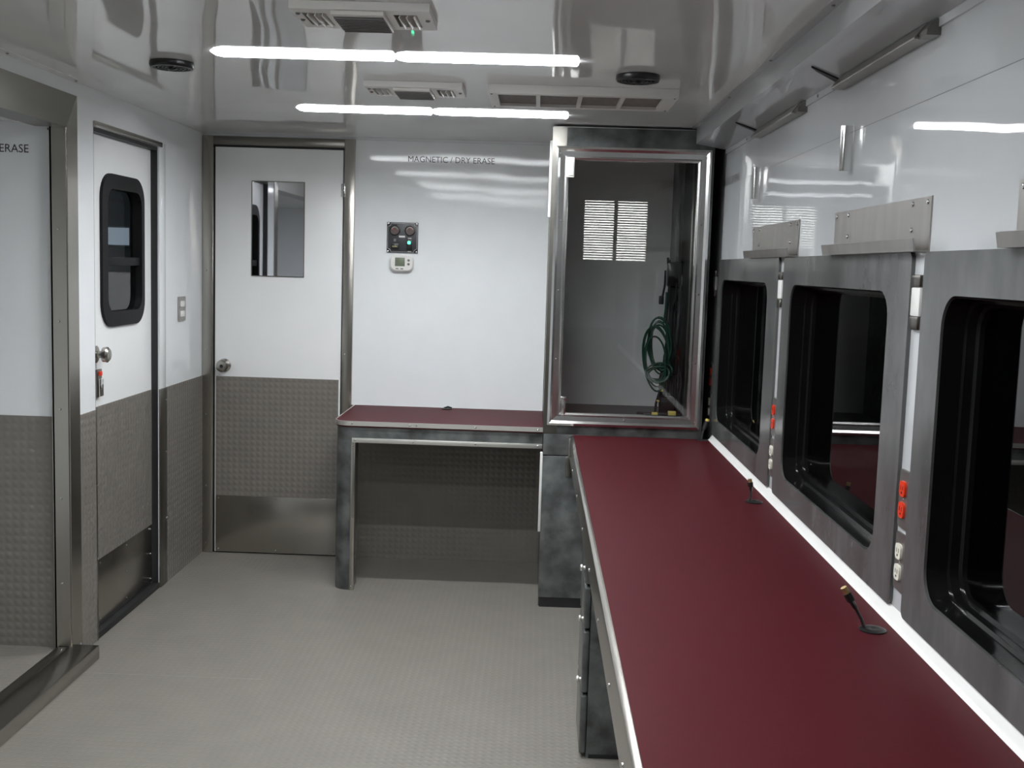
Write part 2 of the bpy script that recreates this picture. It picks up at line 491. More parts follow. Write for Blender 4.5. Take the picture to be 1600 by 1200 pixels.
# ------------------------------------------------------------------ windows of the right wall
WLAB = ['dark window with grey marbled surround next to the glass cabinet', 'middle dark window with grey marbled surround', 'nearest dark window with grey marbled surround, cut by the right edge']
for i, ((y0, y1), (p0, p1)) in enumerate(zip(WIN, PAN)):
    w = empty('window_%d' % (i + 1), (XR, (p0 + p1) / 2, PZ0), WLAB[i], kind=S)
    fx = XR - 0.010
    n = 8
    outer = rrect(p0, p1, PZ0, PZ1, 0.018, n)
    inner = rrect(y0, y1, WZ0, WZ1, 0.065, n)
    ring(MB(), outer, inner, 'x', fx, XR - 0.001).build('surround', 'laminate_panel', w)
    in2 = rrect(y0 + 0.004, y1 - 0.004, WZ0 + 0.004, WZ1 - 0.004, 0.062, n)
    in3 = rrect(y0 + 0.012, y1 - 0.012, WZ0 + 0.012, WZ1 - 0.012, 0.058, n)
    in4 = rrect(y0 + 0.020, y1 - 0.020, WZ0 + 0.020, WZ1 - 0.020, 0.054, n)
    out2 = rrect(y0 - 0.005, y1 + 0.005, WZ0 - 0.005, WZ1 + 0.005, 0.066, n)
    b = MB()
    b.loft([lift(out2, 'x', XR + 0.001), lift(in2, 'x', XR - 0.006), lift(in2, 'x', XR + 0.034), lift(in3, 'x', XR + 0.037), lift(in3, 'x', XR + 0.054), lift(in4, 'x', XR + 0.058),
            lift(in4, 'x', XR + 0.09), lift(out2, 'x', XR + 0.09)], closed_ring=True)
    b.build('window_frame', 'black_trim', w)
    slab(MB(), in4, 'x', XR + 0.068, XR + 0.073).build('pane', 'night_glass', w)

# ------------------------------------------------------------------ door in the left wall
d1 = empty('door_1', (XL - 0.03, (DY0 + DY1) / 2, 0), 'white door with rounded dark window in the left wall', kind=S)
dx = XL - 0.03
lw = (4.376, 4.847, 1.225, 1.836)
panel(MB(), 'x', dx - 0.04, dx, (DY0, DY1), (0.03, DZ1), [(lw[0] + 0.03, lw[1] - 0.03, lw[2] + 0.03, lw[3] - 0.03)]).build('door_leaf', 'door_white', d1)
MB().box(dx, dx + 0.004, DY0 + 0.004, DY1 - 0.02, 0.30, 0.917).build('dado_panel', 'wainscot', d1)
k = MB().box(dx, dx + 0.005, DY0 + 0.004, DY1 - 0.02, 0.035, 0.302, 0.001).build('kick_plate', 'stainless', d1)
for y in (4.34, 4.63, 4.925):
    for z in (0.055, 0.17, 0.285):
        if not (y == 4.34 and z == 0.17):
            screw(k, (dx + 0.005, y, z), '+x', 0.004)
# black seal around the recess
MB().box(dx, XL - 0.002, DY1 - 0.008, DY1, 0.0, DZ1).build('seal', 'black_rubber', d1)
MB().box(dx, XL - 0.002, DY0, DY1, DZ1 - 0.016, DZ1).build('seal', 'black_rubber', d1)
MB().box(dx, XL - 0.002, DY0, DY0 + 0.008, 0.0, DZ1).build('seal', 'black_rubber', d1)
MB().box(dx - 0.04, XL + 0.003, DY0, DY1, 0.0, 0.028, 0.004).build('threshold', 'black_rubber', d1)
wn = empty('door_window', (dx, (lw[0] + lw[1]) / 2, 1.53))
wn.parent = d1; wn.location = Vector((dx, (lw[0] + lw[1]) / 2, 1.53)) - W(d1)
o1 = rrect(lw[0], lw[1], lw[2], lw[3], 0.10, 8)
i1 = rrect(lw[0] + 0.045, lw[1] - 0.045, lw[2] + 0.06, lw[3] - 0.06, 0.06, 8)
wf = MB()
wf.loft([lift(o1, 'x', dx - 0.001), lift(o1, 'x', dx + 0.012), lift(i1, 'x', dx + 0.016), lift(i1, 'x', dx - 0.035)], closed_ring=True)
wf = wf.build('frame', 'black_frame', wn)
MB().box(dx - 0.03, dx + 0.006, lw[0] + 0.04, lw[1] - 0.04, 1.47, 1.505, 0.004).build('crossbar', 'black_frame', wn)
MB().box(dx - 0.026, dx - 0.022, lw[0] + 0.03, lw[1] - 0.03, 1.49, 1.80).build('pane', 'door_glass', wn)
MB().box(dx - 0.014, dx - 0.010, lw[0] + 0.03, lw[1] - 0.03, 1.25, 1.49).build('pane', 'door_glass', wn)
kb = MB().lathe([(0.034, 0), (0.034, 0.006), (0.014, 0.010), (0.014, 0.030), (0.029, 0.034), (0.031, 0.050), (0.022, 0.058), (0.004, 0.06)], (dx, 4.318, 1.125), 'x', 20).build('knob', 'stainless', d1)
lt = MB().box(dx, dx + 0.012, 4.316, 4.362, 0.955, 1.065, 0.004).build('latch', 'stainless_dark', d1)
MB().box(dx + 0.008, dx + 0.020, 4.322, 4.346, 1.040, 1.058, 0.003).build('latch_button', 'red_plastic', lt)
MB().box(dx + 0.010, dx + 0.022, 4.322, 4.352, 0.958, 1.030, 0.004).build('latch_lever', 'chrome', lt)

# ------------------------------------------------------------------ door in the back wall
d2 = empty('door_2', (-1.3, YB, 0), 'white door with mirrored window and grey dado in the back wall', kind=S)
fy = YB - 0.022
for (x0, x1, z0, z1) in ((-1.688, -1.632, 0, ZC - 0.012), (-0.978, -0.926, 0, ZC - 0.012)):
    jb = MB().box(x0, x1, fy, YB, z0, z1, 0.003).build('frame', 'stainless', d2)
    for z in (0.05, 0.35, 0.72, 1.05, 1.45):
        screw(jb, ((x0 + x1) / 2 - 0.008, fy, z), '-y', 0.004)
MB().box(-1.633, -0.977, fy, YB, 2.074, ZC - 0.0125, 0.003).build('frame', 'stainless_dark', d2)
MB().box(-1.635, -0.975, YB - 0.006, YB, 0.0, 2.075).build('seal', 'black_rubber', d2)
ly = YB - 0.016
MB().box(-1.624, -0.984, ly, YB - 0.006, 0.006, 2.064, 0.002).build('door_leaf', 'door_white', d2)
MB().box(-1.617, -0.992, ly - 0.004, ly, 0.302, 0.917).build('dado_panel', 'wainscot', d2)
k = MB().box(-1.617, -0.994, ly - 0.005, ly, 0.008, 0.302, 0.001).build('kick_plate', 'stainless', d2)
for x in (-1.603, -1.305, -1.008):
    for z in (0.022, 0.288):
        screw(k, (x, ly - 0.005, z), '-y', 0.004)
dw = MB().box(-1.437, -1.178, ly - 0.002, ly, 1.432, 1.898).build('door_window', 'mirror_glass', d2)
ring(MB(), [(-1.434, 1.902), (-1.441, 1.902), (-1.441, 1.428), (-1.174, 1.428), (-1.174, 1.902)][1:], [(-1.437, 1.898), (-1.437, 1.432), (-1.178, 1.432), (-1.178, 1.898)], 'y', ly - 0.0035, ly).build('bead', 'stainless_dark', dw)
kb = MB().lathe([(0.034, 0), (0.034, -0.006), (0.015, -0.012), (0.014, -0.028), (0.028, -0.034), (0.031, -0.048), (0.024, -0.056), (0.009, -0.058)], (-1.575, ly, 0.973), 'y', 24).build('knob', 'stainless', d2)
MB().lathe([(0.009, 0), (0.009, -0.002), (0.002, -0.0025)], (-1.575, ly - 0.058, 0.973), 'y', 12).build('keyhole', 'black_plastic', kb)
for z in (1.835, 0.45):
    hg = MB().box(-0.992, -0.972, fy - 0.004, fy, z, z + 0.064, 0.001)
    hg.lathe([(0.005, 0), (0.005, 0.029)], (-0.981, fy - 0.005, z), 'z', 10).lathe([(0.005, 0.033), (0.005, 0.064)], (-0.981, fy - 0.005, z), 'z', 10)
    hg.build('hinge', 'chrome', d2)

# ------------------------------------------------------------------ desk against the back wall
dk = empty('desk', (-0.43, 5.34, 0), 'burgundy topped desk with grey marbled front against the dry erase wall', 'desk')
def desk_top(x0, x1, y0, y1, r, n=8):
    pts = [(x1, y0), (x1, y1), (x0, y1)]
    for k in range(n + 1):
        a = PI + (PI / 2) * k / n
        pts.append((x0 + r + r * math.cos(a), y0 + r + r * math.sin(a)))
    return pts
DX0, DXR, DYF = -0.908, 0.046, 5.04
MB().prism(desk_top(DX0, DXR, DYF, YB - 0.005, 0.07), 'z', 0.765, 0.791).build('desk_top', 'burgundy', dk)
MB().prism(desk_top(DX0 + 0.004, DXR, DYF + 0.004, DYF + 0.09, 0.07), 'z', 0.70, 0.765).build('apron', 'laminate', dk)
def bent_strip(z0, z1, th=0.004):
    outer = []; inner = []
    r = 0.07
    for k in range(9):
        a = PI + (PI / 2) * k / 8
        outer.append((DX0 + r + (r + th) * math.cos(a), DYF + r + (r + th) * math.sin(a)))
        inner.append((DX0 + r + r * math.cos(a), DYF + r + r * math.sin(a)))
    outer.append((DXR, DYF - th)); inner.append((DXR, DYF))
    outer = [(DX0 - th, YB - 0.006)] + outer; inner = [(DX0, YB - 0.006)] + inner
    return MB().prism(outer + inner[::-1], 'z', z0, z1)
s1 = bent_strip(0.771, 0.792).build('edge_strip', 'satin_aluminium', dk)
s2 = MB().box(-0.825, DXR, DYF - 0.004, DYF + 0.002, 0.694, 0.715, 0.001).build('edge_strip', 'satin_aluminium', dk)
for x in (-0.825, -0.56, -0.53, -0.26, 0.025):
    screw(s1, (x, DYF - 0.004, 0.781), '-y', 0.005)
for x in (-0.81, -0.545, -0.26, 0.025):
    screw(s2, (x, DYF - 0.004, 0.705), '-y', 0.005)
pp = [(-0.815, DYF), (-0.815, DYF + 0.13), (DX0 + 0.004, DYF + 0.13)]
for q in range(9):
    a = PI + (PI / 2) * q / 8
    pp.append((DX0 + 0.004 + 0.066 + 0.066 * math.cos(a), DYF + 0.004 + 0.066 + 0.066 * math.sin(a)))
lg = MB().prism(pp, 'z', 0, 0.70).build('leg', 'laminate', dk)
ls = MB().box(-0.828, -0.808, DYF - 0.003, DYF + 0.03, 0.0, 0.694, 0.001).build('edge_strip', 'stainless', dk)
for z in (0.02, 0.34, 0.68):
    screw(ls, (-0.818, DYF - 0.003, z), '-y', 0.004)
MB().box(DX0 + 0.004, DX0 + 0.02, DYF + 0.12, YB - 0.006, 0.70, 0.765).build('side_rail', 'laminate', dk)
g = MB().lathe([(0.028, 0), (0.028, 0.004), (0.020, 0.006), (0.004, 0.006)], (-0.436, 5.585, 0.791), 'z', 20)
g.tube([(-0.45, 5.585, 0.796), (-0.43, 5.58, 0.803), (-0.412, 5.587, 0.797)], 0.004, 6)
tag(g.build('cable_grommet', 'black_plastic'), 'black cable grommet at the back of the small desk', 'grommet')

# ------------------------------------------------------------------ long counter along the right wall
ct = empty('counter', (0.47, 1.9, 0.68), 'long burgundy counter with steel edge under the right windows', 'counter')
CY0, CY1 = -0.9, 4.886
MB().box(0.179, 0.771, CY0, CY1, 0.755, 0.785).build('counter_top', 'burgundy', ct)
ap = MB().prism([(0.1795, 0.786), (0.172, 0.7855), (0.166, 0.781), (0.1645, 0.774), (0.1645, 0.690), (0.174, 0.686), (0.176, 0.690), (0.176, 0.755), (0.1795, 0.755)], 'y', CY0, CY1 - 0.03).build('apron', 'stainless', ct)
for y in (1.75, 2.10, 2.50, 2.93, 3.40, 3.9, 4.4):
    screw(ap, (0.1645, y, 0.715), '-x', 0.005)
MB().prism([(0.771, 0.785), (0.775, 0.7865), (0.780, 0.793), (XR - 0.002, 0.813), (XR - 0.0017, 0.75), (0.771, 0.75)], 'y', CY0, CY1).build('backsplash', 'white_strip', ct)
for y in (-0.6, 1.0, 2.5):
    MB().box(0.55, XR - 0.002, y, y + 0.03, 0.45, 0.755, 0.004).build('bracket', 'stainless_dark', ct)
MB().box(0.19, 0.215, 2.0, CY1 - 0.05, 0.69, 0.755).build('under_rail', 'laminate', ct)

def pedestal(name, x0, y0, y1, zs, knobs, ky, label):
    p = empty(name, ((x0 + 0.77) / 2, (y0 + y1) / 2, 0), label, 'drawers')
    MB().box(x0 + 0.022, 0.77, y0, y1, 0.0, 0.684, 0.002).build('body', 'laminate', p)
    MB().box(x0 + 0.03, 0.76, y0 - 0.002, y1, 0.0, 0.012).build('plinth', 'black_rubber', p)
    for i in range(len(zs) - 1):
        dr = MB().box(x0, x0 + 0.021, y0 - 0.004, y1, zs[i] + 0.004, zs[i + 1] - 0.004, 0.007, 3).build('drawer', 'laminate', p)
        if knobs[i]:
            MB().lathe([(0.006, 0), (0.006, -0.006), (0.010, -0.009), (0.010, -0.014), (0.004, -0.016)], (x0, ky, knobs[i]), 'x', 14).build('knob', 'satin_aluminium', dr)
    return p
pedestal('drawer_pedestal', 0.176, 3.35, 3.60, (0.01, 0.205, 0.41, 0.55, 0.684), (0, 0.245, 0.439, 0.60), 3.375, 'narrow grey marbled drawer stack under the long counter, nearest the viewer')
pedestal('drawer_pedestal', 0.242, 4.30, 4.86, (0.01, 0.19, 0.38, 0.56, 0.684), (0.11, 0.216, 0.408, 0.60), 4.60, 'grey marbled drawer stack under the counter beside the glass cabinet')

# ------------------------------------------------------------------ tall cabinet with the glass door
cb = empty('utility_cabinet', (0.40, 5.26, 0), 'tall grey marbled cabinet with aluminium framed glass door at the counter end', 'cabinet')
CX0, CX1, CF = 0.049, 0.742, 4.89
panel(MB(), 'y', CF, CF + 0.02, (CX0, CX1), (0.786, 2.118), [(0.10, 0.70, 0.85, 2.0)]).build('face_frame', 'laminate', cb)
MB().box(CX0, CX0 + 0.018, CF + 0.02, YB - 0.005, 0.0, 2.118).build('side_panel', 'laminate', cb)
MB().box(CX1 - 0.03, CX1, CF + 0.02, YB - 0.005, 0.0, 2.118).build('side_panel', 'cabinet_dark', cb)
MB().box(CX0, CX1, CF + 0.02, YB - 0.005, 2.10, 2.124).build('top_panel', 'cabinet_grey', cb)
MB().box(CX0 + 0.018, CX1 - 0.03, CF + 0.02, YB - 0.005, 0.80, 0.836).build('cabinet_floor', 'cabinet_dark', cb)
panel(MB(), 'y', YB - 0.02, YB - 0.006, (CX0 + 0.018, CX1 - 0.03), (0.836, 2.10), [LV]).build('back_panel', 'cabinet_grey', cb)
MB().box(0.655, 0.672, 5.40, YB - 0.02, 0.836, 2.10, 0.002).build('strut', 'cabinet_dark', cb)
rl = MB().box(0.694, 0.709, 5.15, 5.19, 0.836, 2.02, 0.002)
rl.build('slotted_rail', 'stainless_dark', cb)
# corner trim (bright steel) at left front
cst = MB().prism([(CX0 - 0.004, CF + 0.03), (CX0 - 0.004, CF - 0.002), (CX0 + 0.008, CF - 0.004), (CX0 + 0.058, CF - 0.004), (CX0 + 0.058, CF), (CX0, CF), (CX0, CF + 0.03)], 'z', 0.79, 2.118).build('corner_trim', 'stainless_dark', cb)
bt = MB().box(CX0 - 0.003, CX0, YB - 0.06, YB - 0.006, 0.795, 2.118).build('corner_trim', 'stainless', cb)
# lower part: return panel on the floor
MB().box(CX0, CX1, CF, CF + 0.02, 0.045, 0.688, 0.002).build('lower_panel', 'laminate', cb)
MB().box(CX0, CX1, CF, CF + 0.02, 0.692, 0.786, 0.002).build('upper_rail', 'laminate', cb)
MB().box(CX0 + 0.004, CX1, CF + 0.004, CF + 0.02, 0.0, 0.045).build('toe_kick', 'black_rubber', cb)
MB().box(CX0 - 0.012, CX0 - 0.0005, CF + 0.005, CF + 0.035, 0.343, 0.70, 0.002).build('edge_strip', 'white_strip', cb)
MB().box(CX0 - 0.014, CX0 - 0.0005, CF + 0.04, CF + 0.075, 1.735, 2.065, 0.003).build('hinge_cover', 'white_strip', cb)
MB().box(0.160, 0.178, CF - 0.034, CF - 0.004, 0.69, 0.775, 0.003).build('end_bracket', 'stainless', ct)
MB().box(0.150, 0.178, CF - 0.012, CF - 0.004, 0.60, 0.69, 0.003).build('end_bracket', 'stainless_dark', ct)
# glass door
gd = empty('glass_door', (0.395, CF, 0.83)); gd.parent = cb; gd.location = Vector((0.395, CF, 0.83)) - W(cb)
ox0, ox1, oz0, oz1 = 0.062, 0.729, 0.828, 2.036
prof = [(0.0, 0.0), (0.0, 0.016), (0.010, 0.020), (0.020, 0.011), (0.040, 0.009), (0.048, 0.016), (0.056, 0.014), (0.058, 0.0)]   # (in from edge, out of face)
def rail(p0, p1, inward):
    p0, p1, n = Vector(p0), Vector(p1), Vector(inward)
    t = (p1 - p0).normalized()
    la = [p0 + (n + t) * d + Vector((0, -h, 0)) for d, h in prof]
    lb = [p1 + (n - t) * d + Vector((0, -h, 0)) for d, h in prof]
    return MB().loft([la, lb], cap=True)
ry = CF - 0.0005
rs = [rail((ox0, ry, oz1), (ox1, ry, oz1), (0, 0, -1)).build('rail', 'aluminium', gd), rail((ox0, ry, oz0), (ox1, ry, oz0), (0, 0, 1)).build('rail', 'aluminium', gd)]
st = [rail((ox0, ry, oz0), (ox0, ry, oz1), (1, 0, 0)).build('stile', 'aluminium', gd), rail((ox1, ry, oz0), (ox1, ry, oz1), (-1, 0, 0)).build('stile', 'aluminium', gd)]
for x in (0.08, 0.40, 0.71):
    for r2, z in ((rs[0], oz1 - 0.03), (rs[1], oz0 + 0.03)):
        screw(r2, (x, ry - 0.0105, z), '-y', 0.004)
for z in (1.12, 1.42, 1.72):
    for r2, x in ((st[0], ox0 + 0.03), (st[1], ox1 - 0.03)):
        screw(r2, (x, ry - 0.0105, z), '-y', 0.004)
MB().box(ox0 + 0.05, ox1 - 0.05, CF - 0.006, CF - 0.002, oz0 + 0.05, oz1 - 0.05).build('pane', 'smoked_glass', gd)
h = MB().box(0.108, 0.142, CF - 0.022, CF - 0.006, 1.905, 1.990, 0.003)
h.box(0.112, 0.138, CF - 0.026, CF - 0.02, 1.912, 1.975, 0.002)
h.build('hinge', 'white_strip', gd)
h = MB().box(0.122, 0.140, CF - 0.016, CF - 0.006, 0.868, 0.945, 0.002)
h.box(0.118, 0.144, CF - 0.020, CF - 0.006, 0.938, 0.955, 0.002)
h.build('hinge', 'aluminium', gd)
# louvre vent in the cabinet back, open to the lit service bay behind
lv = empty('louvre_vent', (0.378, YB, LV[2])); lv.parent = cb; lv.location = Vector((0.378, YB, LV[2])) - W(cb)
xm = (LV[0] + LV[1]) / 2
MB().box(xm - 0.009, xm + 0.009, YB - 0.024, YB + 0.02, LV[2], LV[3]).build('mullion', 'cabinet_grey', lv)
NS = 24
slat_me = None
for c, (xa, xb) in enumerate(((LV[0], xm - 0.009), (xm + 0.009, LV[1]))):
    for i in range(NS):
        zc = LV[2] + (i + 0.5) * (LV[3] - LV[2]) / NS
        if slat_me is None:
            o = MB().prism([(YB - 0.014, zc - 0.0062), (YB - 0.012, zc - 0.0062), (YB - 0.012, zc - 0.0025), (YB + 0.012, zc + 0.0030), (YB + 0.012, zc + 0.0040), (YB - 0.014, zc - 0.0012)], 'x', xa, xb).build('slat', 'cabinet_grey', lv)
            slat_me = o.data
            off = W(o) - Vector(((xa + xb) / 2, YB, zc))
        else:
            o = bpy.data.objects.new('slat', slat_me); C.objects.link(o)
            place(o, Vector(((xa + xb) / 2, YB, zc)) + off, lv)
# service bay behind the wall with its lamp
sb = empty('service_bay', (0.38, 6.0, 1.3), 'lit white bay seen through the louvres of the cabinet', kind=S)
b = MB()
b.box(-0.05, 0.85, 6.25, 6.28, 1.2, 2.2).box(-0.08, -0.05, YB + 0.06, 6.28, 1.2, 2.2).box(0.85, 0.88, YB + 0.06, 6.28, 1.2, 2.2).box(-0.08, 0.88, YB + 0.06, 6.28, 2.2, 2.23).box(-0.08, 0.88, YB + 0.06, 6.28, 1.17, 1.2)
b.build('bay_wall', 'door_white', sb)
MB().box(0.02, 0.74, 5.80, 5.88, 2.17, 2.199, 0.008).build('bay_lamp', 'service_lamp', sb)

# cords inside the cabinet
def coil(cx, cy, cz, rx, rz, turns, jit, tilt, n=28):
    pts = []
    for k in range(turns * n + 1):
        a = 2 * PI * k / n
        q = k / n
        sx = rx * (1 + jit * math.sin(2.3 * q + 1)); sz = rz * (1 + jit * math.cos(1.7 * q))
        x = sx * math.cos(a); z = sz * math.sin(a)
        pts.append((cx + x * math.cos(tilt) - z * math.sin(tilt) + jit * 0.03 * math.sin(3 * q), cy + 0.02 * math.sin(2.9 * q), cz + x * math.sin(tilt) + z * math.cos(tilt) + jit * 0.04 * math.cos(2.1 * q)))
    return pts
gy = 5.30
gc = MB(); gy = 5.20
gc.tube([(0.598, gy, 1.42), (0.597, gy, 1.34), (0.590, gy, 1.27)], 0.0045, 6)
gc.tube(coil(0.578, gy, 1.17, 0.048, 0.112, 7, 0.16, 0.10), 0.0042, 6)
gc.tube(coil(0.560, gy - 0.02, 1.11, 0.052, 0.125, 4, 0.20, 0.12), 0.0042, 6)
gc.tube(coil(0.575, gy - 0.03, 1.045, 0.055, 0.036, 4, 0.16, 0.15), 0.0042, 6)
tag(gc.build('extension_cord', 'cord_green'), 'dark green extension cord hanging in a loose coil inside the glass cabinet', 'cord')
gy = 5.33
bc = empty('power_cable', (0.64, gy, 0.836), 'bundle of black power cables hanging at the right inside the glass cabinet', 'cable')
b = MB()
for i in range(9):
    x0 = 0.618 + 0.0068 * i
    b.tube([(x0, gy + 0.05, 1.58 - 0.01 * i), (x0 + 0.01, gy + 0.03, 1.45), (x0 + 0.012 * math.sin(i), gy, 1.3), (x0 + 0.01 * math.cos(i * 2), gy, 1.15), (x0 - 0.02 + 0.006 * i, gy - 0.01, 1.0), (0.60 + 0.011 * i, gy - 0.03, 0.9), (0.60 + 0.012 * i, gy - 0.05, 0.845)], 0.006, 6)
b.tube([(0.68, gy, 1.35), (0.67, gy, 1.2), (0.66, gy, 1.05), (0.655, gy, 0.96)], 0.012, 8)
b.build('cable', 'black_rubber', bc)
b = MB()
b.tube([(0.600, gy - 0.03, 1.52), (0.60, gy - 0.03, 1.45), (0.59, gy - 0.03, 1.385)], 0.005, 6)
b.box(0.575, 0.597, gy - 0.045, gy - 0.02, 1.36, 1.40, 0.004)
b.tube([(0.625, gy - 0.03, 1.45), (0.62, gy - 0.03, 1.38), (0.635, gy - 0.03, 1.345), (0.652, gy - 0.03, 1.38), (0.655, gy - 0.03, 1.46)], 0.005, 6)
b.build('plug_end', 'black_rubber', bc)
b = MB().box(0.615, 0.685, gy - 0.02, gy + 0.06, 1.02, 1.12, 0.01)
b.build('adapter', 'black_plastic', bc)
MB().box(0.615, 0.685, gy, gy + 0.06, 1.44, 1.56, 0.015).build('adapter', 'black_plastic', bc)
b = MB()
b.tube([(0.50, 5.20, 0.846), (0.54, 5.19, 0.848), (0.60, 5.18, 0.852), (0.66, 5.19, 0.848), (0.70, 5.2, 0.846)], 0.011, 8)
b.tube([(0.570, 5.2, 0.855), (0.572, 5.2, 0.90), (0.585, 5.2, 0.95), (0.595, 5.22, 0.985)], 0.006, 6)
b.box(0.485, 0.515, 5.185, 5.22, 0.838, 0.858, 0.004)
b.box(0.59, 0.66, 5.22, 5.26, 0.838, 0.93, 0.01)
pc = b.build('black_cord', 'black_rubber')
tag(pc, 'black power cord with yellow tags lying on the floor of the glass cabinet', 'cord')
for (x, z, s) in ((0.565, 0.853, 0.014), (0.645, 0.858, 0.018), (0.590, 0.965, 0.009), (0.578, 0.915, 0.006)):
    MB().box(x - s, x + s, 5.165, 5.19, z - s * 0.5, z + s * 0.6, 0.002).build('tag', 'yellow_tag', pc)

# ------------------------------------------------------------------ ceiling fixtures
def led(y, x0, x1, label):
    e = empty('led_light_bar', ((x0 + x1) / 2, y, ZC - 0.0135), label, 'light', 'white led bars on the ceiling')
    lo = []
    prof_u = [(-0.0190, -0.0005), (-0.0172, -0.0112), (-0.0142, -0.0128), (-0.0116, -0.0124), (-0.0106, -0.0078), (0.0106, -0.0078), (0.0116, -0.0124), (0.0142, -0.0128), (0.0172, -0.0112), (0.0190, -0.0005)]
    for x, q in ((x0 + 0.001, 0.15), (x0 + 0.012, 0.7), (x0 + 0.035, 1), (x1 - 0.006, 1), (x1 - 0.001, 0.55)):
        lo.append([(x, y + a * (0.6 + 0.4 * q), ZC - 0.0004 + c * q) for a, c in prof_u])
    MB().loft(lo, cap=True).build('lens', 'led_lens', e)
    MB().box(x0 + 0.036, x1 - 0.008, y - 0.0102, y + 0.0102, ZC - 0.0094, ZC - 0.0084).build('diffuser', 'led_diffuser', e)
    return e
rows = [(4.60, 'far'), (3.41, 'near')]
la = led(4.60, -1.0, -0.447, 'left half of the far glowing LED bar, above the dry erase wall')
offs = 0.545
dup(la, (0.550, 0, 0), 'right half of the far glowing LED bar, reaching towards the glass cabinet')
dup(la, (0, -1.19, 0), 'left half of the near glowing LED bar, beside the left ceiling speaker')
dup(la, (0.550, -1.19, 0), 'right half of the near glowing LED bar, beside the louvred ceiling vents')
for i, nm in enumerate(('first', 'second')):
    dup(la, (0, -1.19 * (i + 2), 0), 'left half of the %s LED bar overhead or behind the viewer, seen only reflected' % nm)
    dup(la, (0.550, -1.19 * (i + 2), 0), 'right half of the %s LED bar overhead or behind the viewer, seen only reflected' % nm)

def speaker(x, y, label):
    e = empty('ceiling_speaker', (x, y, ZC - 0.028), label, 'speaker', 'round black ceiling speakers')
    MB().lathe([(0.060, -0.0005), (0.069, -0.001), (0.070, -0.012), (0.066, -0.020), (0.058, -0.020), (0.056, -0.012), (0.01, -0.012)], (x, y, ZC), 'z', 32).build('rim', 'black_plastic', e)
    g = MB()
    for r in (0.018, 0.030, 0.042, 0.053):
        pts = [(x + r * math.cos(2 * PI * k / 24), y + r * math.sin(2 * PI * k / 24), ZC - 0.017) for k in range(24)]
        g.tube(pts, 0.0028, 5, closed=True)
    for k in range(6):
        a = PI * k / 3
        g.tube([(x, y, ZC - 0.019), (x + 0.055 * math.cos(a), y + 0.055 * math.sin(a), ZC - 0.017)], 0.0028, 5)
    g.build('grille', 'black_plastic', e)
    MB().lathe([(0.012, -0.012), (0.014, -0.022), (0.008, -0.026), (0.002, -0.027)], (x, y, ZC), 'z', 16).build('centre_cap', 'black_plastic', e)
    return e
sp1 = speaker(-1.185, 3.615, 'round black ceiling speaker at the left, near the door')
dup(sp1, (1.482, 0.014, 0), 'round black ceiling speaker at the right, before the glass cabinet')

def vent(y0, label):
    x0, x1, y1 = -0.612, -0.277, y0 + 0.215
    e = empty('ceiling_vent', ((x0 + x1) / 2, (y0 + y1) / 2, ZC - 0.03), label, 'vent', 'white louvred air vents on the ceiling')
    zb = ZC - 0.020
    holes = [(-0.590, -0.533, y0 + 0.045, y1 - 0.035), (-0.368, -0.311, y0 + 0.045, y1 - 0.035)]
    panel(MB(), 'z', zb, ZC - 0.0005, (x0, x1), (y0, y1), holes).build('plate', 'vent_white', e)
    for h in holes:
        MB().box(h[0], h[1], h[2], h[3], ZC - 0.004, ZC - 0.001).build('slot', 'black_plastic', e)
        for i in range(3):
            xa = h[0] + 0.012 + i * 0.018
            MB().add([(xa, h[2], zb - 0.006), (xa + 0.002, h[2], zb - 0.006), (xa + 0.013, h[2], ZC - 0.005), (xa + 0.011, h[2], ZC - 0.005),
                      (xa, h[3], zb - 0.006), (xa + 0.002, h[3], zb - 0.006), (xa + 0.013, h[3], ZC - 0.005), (xa + 0.011, h[3], ZC - 0.005)],
                     [(0, 1, 2, 3), (4, 5, 6, 7), (0, 1, 5, 4), (1, 2, 6, 5), (2, 3, 7, 6), (3, 0, 4, 7)]).build('fin', 'vent_white', e)
    cg = MB().box(-0.514, -0.387, y0 + 0.012, y1 - 0.008, zb - 0.010, zb + 0.002, 0.002).build('intake_box', 'vent_white', e)
    MB().box(-0.511, -0.390, y0 + 0.030, y1 - 0.012, zb - 0.0112, zb - 0.009).build('intake_screen', 'grille_grey', cg)
    for i in range(9):
        y = y0 + 0.038 + i * 0.0185
        MB().box(-0.510, -0.391, y, y + 0.007, zb - 0.014, zb - 0.0105).build('rib', 'grille_grey', cg)
    for x, y in ((-0.600, y0 + 0.05), (-0.602, y0 + 0.12), (-0.290, y0 + 0.10)):
        screw(e, (x, y, zb), '-z', 0.006, 'grille_grey')
    return e
v1 = vent(2.715, 'louvred white ceiling vent nearest the viewer, before the near LED bar')
dup(v1, (0, 1.15, 0), 'louvred white ceiling vent between the two glowing LED bars')

rg = empty('return_grille', (0.13, 4.04, ZC - 0.03), 'long white ceiling air return with four grey filter openings', 'vent')
gx0, gx1, gy0, gy1 = -0.19, 0.458, 3.87, 4.205
ops = []
for i in range(4):
    a = -0.157 + i * 0.1455
    ops.append((a, a + 0.131, gy0 + 0.035, gy1 - 0.035))
panel(MB(), 'z', ZC - 0.030, ZC - 0.0005, (gx0, gx1), (gy0, gy1), ops).build('frame', 'vent_white', rg)
for o4 in ops:
    MB().box(o4[0], o4[1], o4[2], o4[3], ZC - 0.020, ZC - 0.012).build('filter', 'filter_grey', rg)
for x in (gx0 + 0.012, gx1 - 0.012):
    for y in (gy0 + 0.02, gy1 - 0.02):
        screw(rg, (x, y, ZC - 0.03), '-z', 0.004, 'grille_grey')

